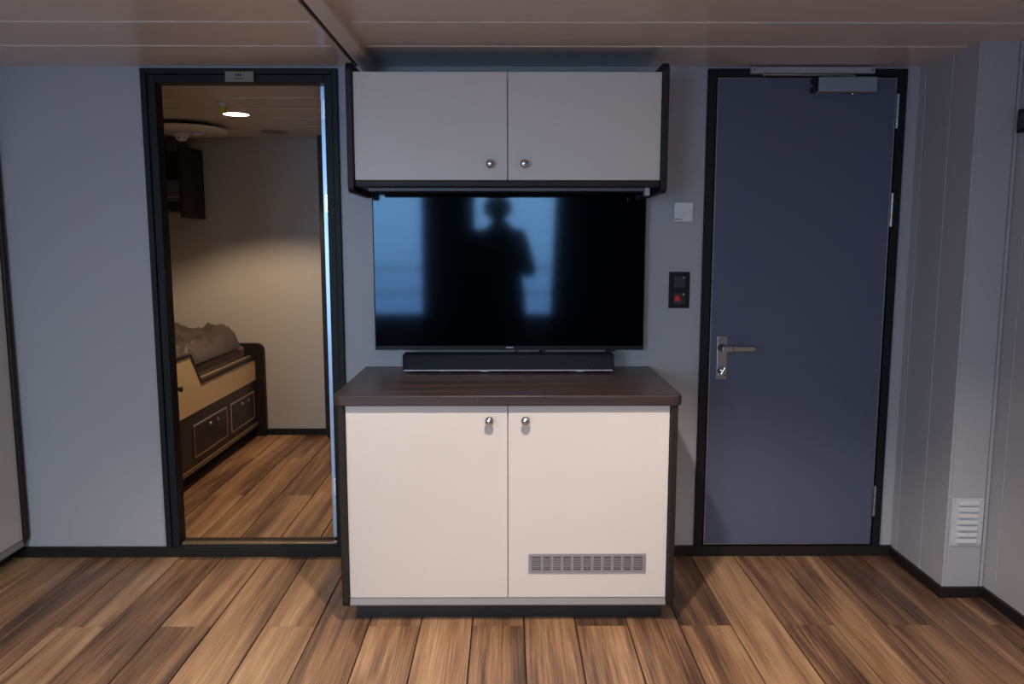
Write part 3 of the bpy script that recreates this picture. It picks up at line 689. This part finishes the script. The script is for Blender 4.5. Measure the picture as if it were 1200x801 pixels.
rg = empty('deck_railing'); tag(rg, 'pale deck railing outside the windows, mirrored in the screen', 'railing')
for z in (1.12, 0.86, 0.56, 0.28): tube('rail', [(-3.2, YR - 0.75, z), (2.2, YR - 0.75, z)], 0.016, 'white', rg)
for x_ in (-2.9, -1.7, -0.55, 0.9, 2.0): tube('post', [(x_, YR - 0.75, -0.05), (x_, YR - 0.75, 1.12)], 0.018, 'white', rg)
dk = box('deck', (-3.4, 2.6, YR - 0.85, YR - 0.105, -0.10, -0.05), 'silver'); tag(dk, 'narrow grey outside deck under the railing', 'deck', kind='structure')

def skinned(name, verts, edges, radii, m, parent=None, root=0, sub=2):
    me = bpy.data.meshes.new(name); me.from_pydata(verts, edges, [])
    o = link(name, me, m, parent)
    md = o.modifiers.new('skin', 'SKIN'); md.use_smooth_shade = True
    sv = me.skin_vertices[0].data if me.skin_vertices else None
    if sv is None:
        bpy.context.view_layer.objects.active = o; sv = me.skin_vertices[0].data
    for i, r in enumerate(radii):
        sv[i].radius = (r, r) if not isinstance(r, tuple) else r
        sv[i].use_root = (i == root)
    s = o.modifiers.new('sub', 'SUBSURF'); s.levels = sub; s.render_levels = sub
    return o
px, py = -0.085, -0.30
pe = empty('person'); tag(pe, 'person in dark clothes holding a camera at chest height, mirrored in the screen', 'person')
V = [(0, 0, .95), (0, 0, 1.10), (0, .01, 1.28), (0, 0, 1.42), (0, .01, 1.50), (0, .03, 1.57),          # pelvis..neck
     (-.11, 0, .78), (-.12, .02, .50), (-.12, -.02, .09), (-.125, .10, .04),                           # one leg
     (.11, 0, .78), (.12, .02, .50), (.12, -.02, .09), (.125, .10, .04),
     (-.18, 0, 1.42), (-.25, .02, 1.10), (-.06, .17, 1.32),                                              # arm to camera
     (.18, 0, 1.42), (.28, .02, 1.10), (.20, .17, 1.32)]
E_ = [(0, 1), (1, 2), (2, 3), (3, 4), (4, 5), (0, 6), (6, 7), (7, 8), (8, 9), (0, 10), (10, 11), (11, 12), (12, 13), (3, 14), (14, 15), (15, 16), (3, 17), (17, 18), (18, 19)]
R_ = [(.25, .17), (.23, .16), (.215, .15), (.19, .12), (.10, .09), .085, .16, .12, .07, .05, .16, .12, .07, .05, .095, .072, .045, .095, .072, .045]
V = [(x + px, y + py, z) for x, y, z in V]
skinned('body', V, E_, R_, 'jacket', pe)
bm = bmesh.new(); bmesh.ops.create_uvsphere(bm, u_segments=28, v_segments=20, radius=1.0)
for v in bm.verts:
    c = v.co; x, y, z = c
    wid = 0.108 * (1 - 0.18 * max(0, -z)); fwd = 0.098
    v.co = Vector((x * wid, y * fwd + (0.012 if z < -0.3 and y > 0 else 0), z * 0.118))
    if y > 0.75 and -0.35 < z < 0.1 and abs(x) < 0.22: v.co.y += 0.02 * (1 - abs(x) / 0.22)    # nose
    if y > 0.8 and 0.02 < z < 0.22 and 0.2 < abs(x) < 0.55: v.co.y -= 0.008                     # eye sockets
    if abs(x) > 0.93 and -0.25 < z < 0.2: v.co.x *= 1.14                                          # ears
for v in bm.verts: v.co += Vector((px, py + 0.04, 1.665))
hd_ = from_bm('head', bm, 'skin', pe, True)
bm = bmesh.new(); bmesh.ops.create_uvsphere(bm, u_segments=28, v_segments=20, radius=1.0)
for v in bm.verts:
    x, y, z = v.co
    lim = 0.15 + 0.45 * max(0, y)
    zz = max(z, lim if y > 0.1 else -0.45)
    v.co = Vector((x * 0.122 + px, y * 0.104 + py + 0.034, zz * 0.128 + 1.672))
from_bm('hair', bm, 'hair', hd_, True)
for s, wx, wz in ((-1, -.06, 1.32), (1, .20, 1.32)):
    bx, by, bz_ = px + wx, py + .20, wz
    vs = [(bx, by, bz_), (bx - s * .015, by + .045, bz_ + .02)]; es_ = [(0, 1)]; rs = [(.034, .024), (.038, .022)]
    for f in range(4):
        b0 = len(vs); zf = bz_ - .005 + f * .019; ln = (.9, 1.0, 1.05, .95)[f]
        vs += [(bx - s * .012, by + .080, zf), (bx - s * (.012 + .022 * ln), by + .100 * 1, zf + .003), (bx - s * (.012 + .046 * ln), by + .098, zf + .004)]
        es_ += [(1, b0), (b0, b0 + 1), (b0 + 1, b0 + 2)]; rs += [.0095, .0088, .0078]
    b0 = len(vs); vs += [(bx - s * .030, by + .040, bz_ + .040), (bx - s * .048, by + .046, bz_ + .058)]; es_ += [(1, b0), (b0, b0 + 1)]; rs += [.011, .009]
    skinned('hand', vs, es_, rs, 'skin', pe, 0, 1)
ca = empty('photo_camera'); tag(ca, 'black photo camera held by the person mirrored in the screen', 'camera')
box('camera_body', (-0.075, 0.062, -0.105, -0.060, 1.330, 1.425), 'black', ca, 0.008)
box('viewfinder', (-0.030, 0.030, -0.100, -0.062, 1.4255, 1.452), 'black', ca, 0.006)
lathe('lens', [(0.034, 0), (0.036, 0.02), (0.036, 0.040), (0.030, 0.040), (0.026, 0.030), (0, 0.028)], (0.0, -0.0595, 1.38), 'black', ca, (0, 1, 0), 28)

SC.cycles.use_denoising = True
SC.cycles.max_bounces = 10
SC.cycles.diffuse_bounces = 6
SC.cycles.glossy_bounces = 5
SC.cycles.transparent_max_bounces = 8
SC.cycles.caustics_reflective = False
SC.cycles.caustics_refractive = False
SC.cycles.sample_clamp_indirect = 4.0
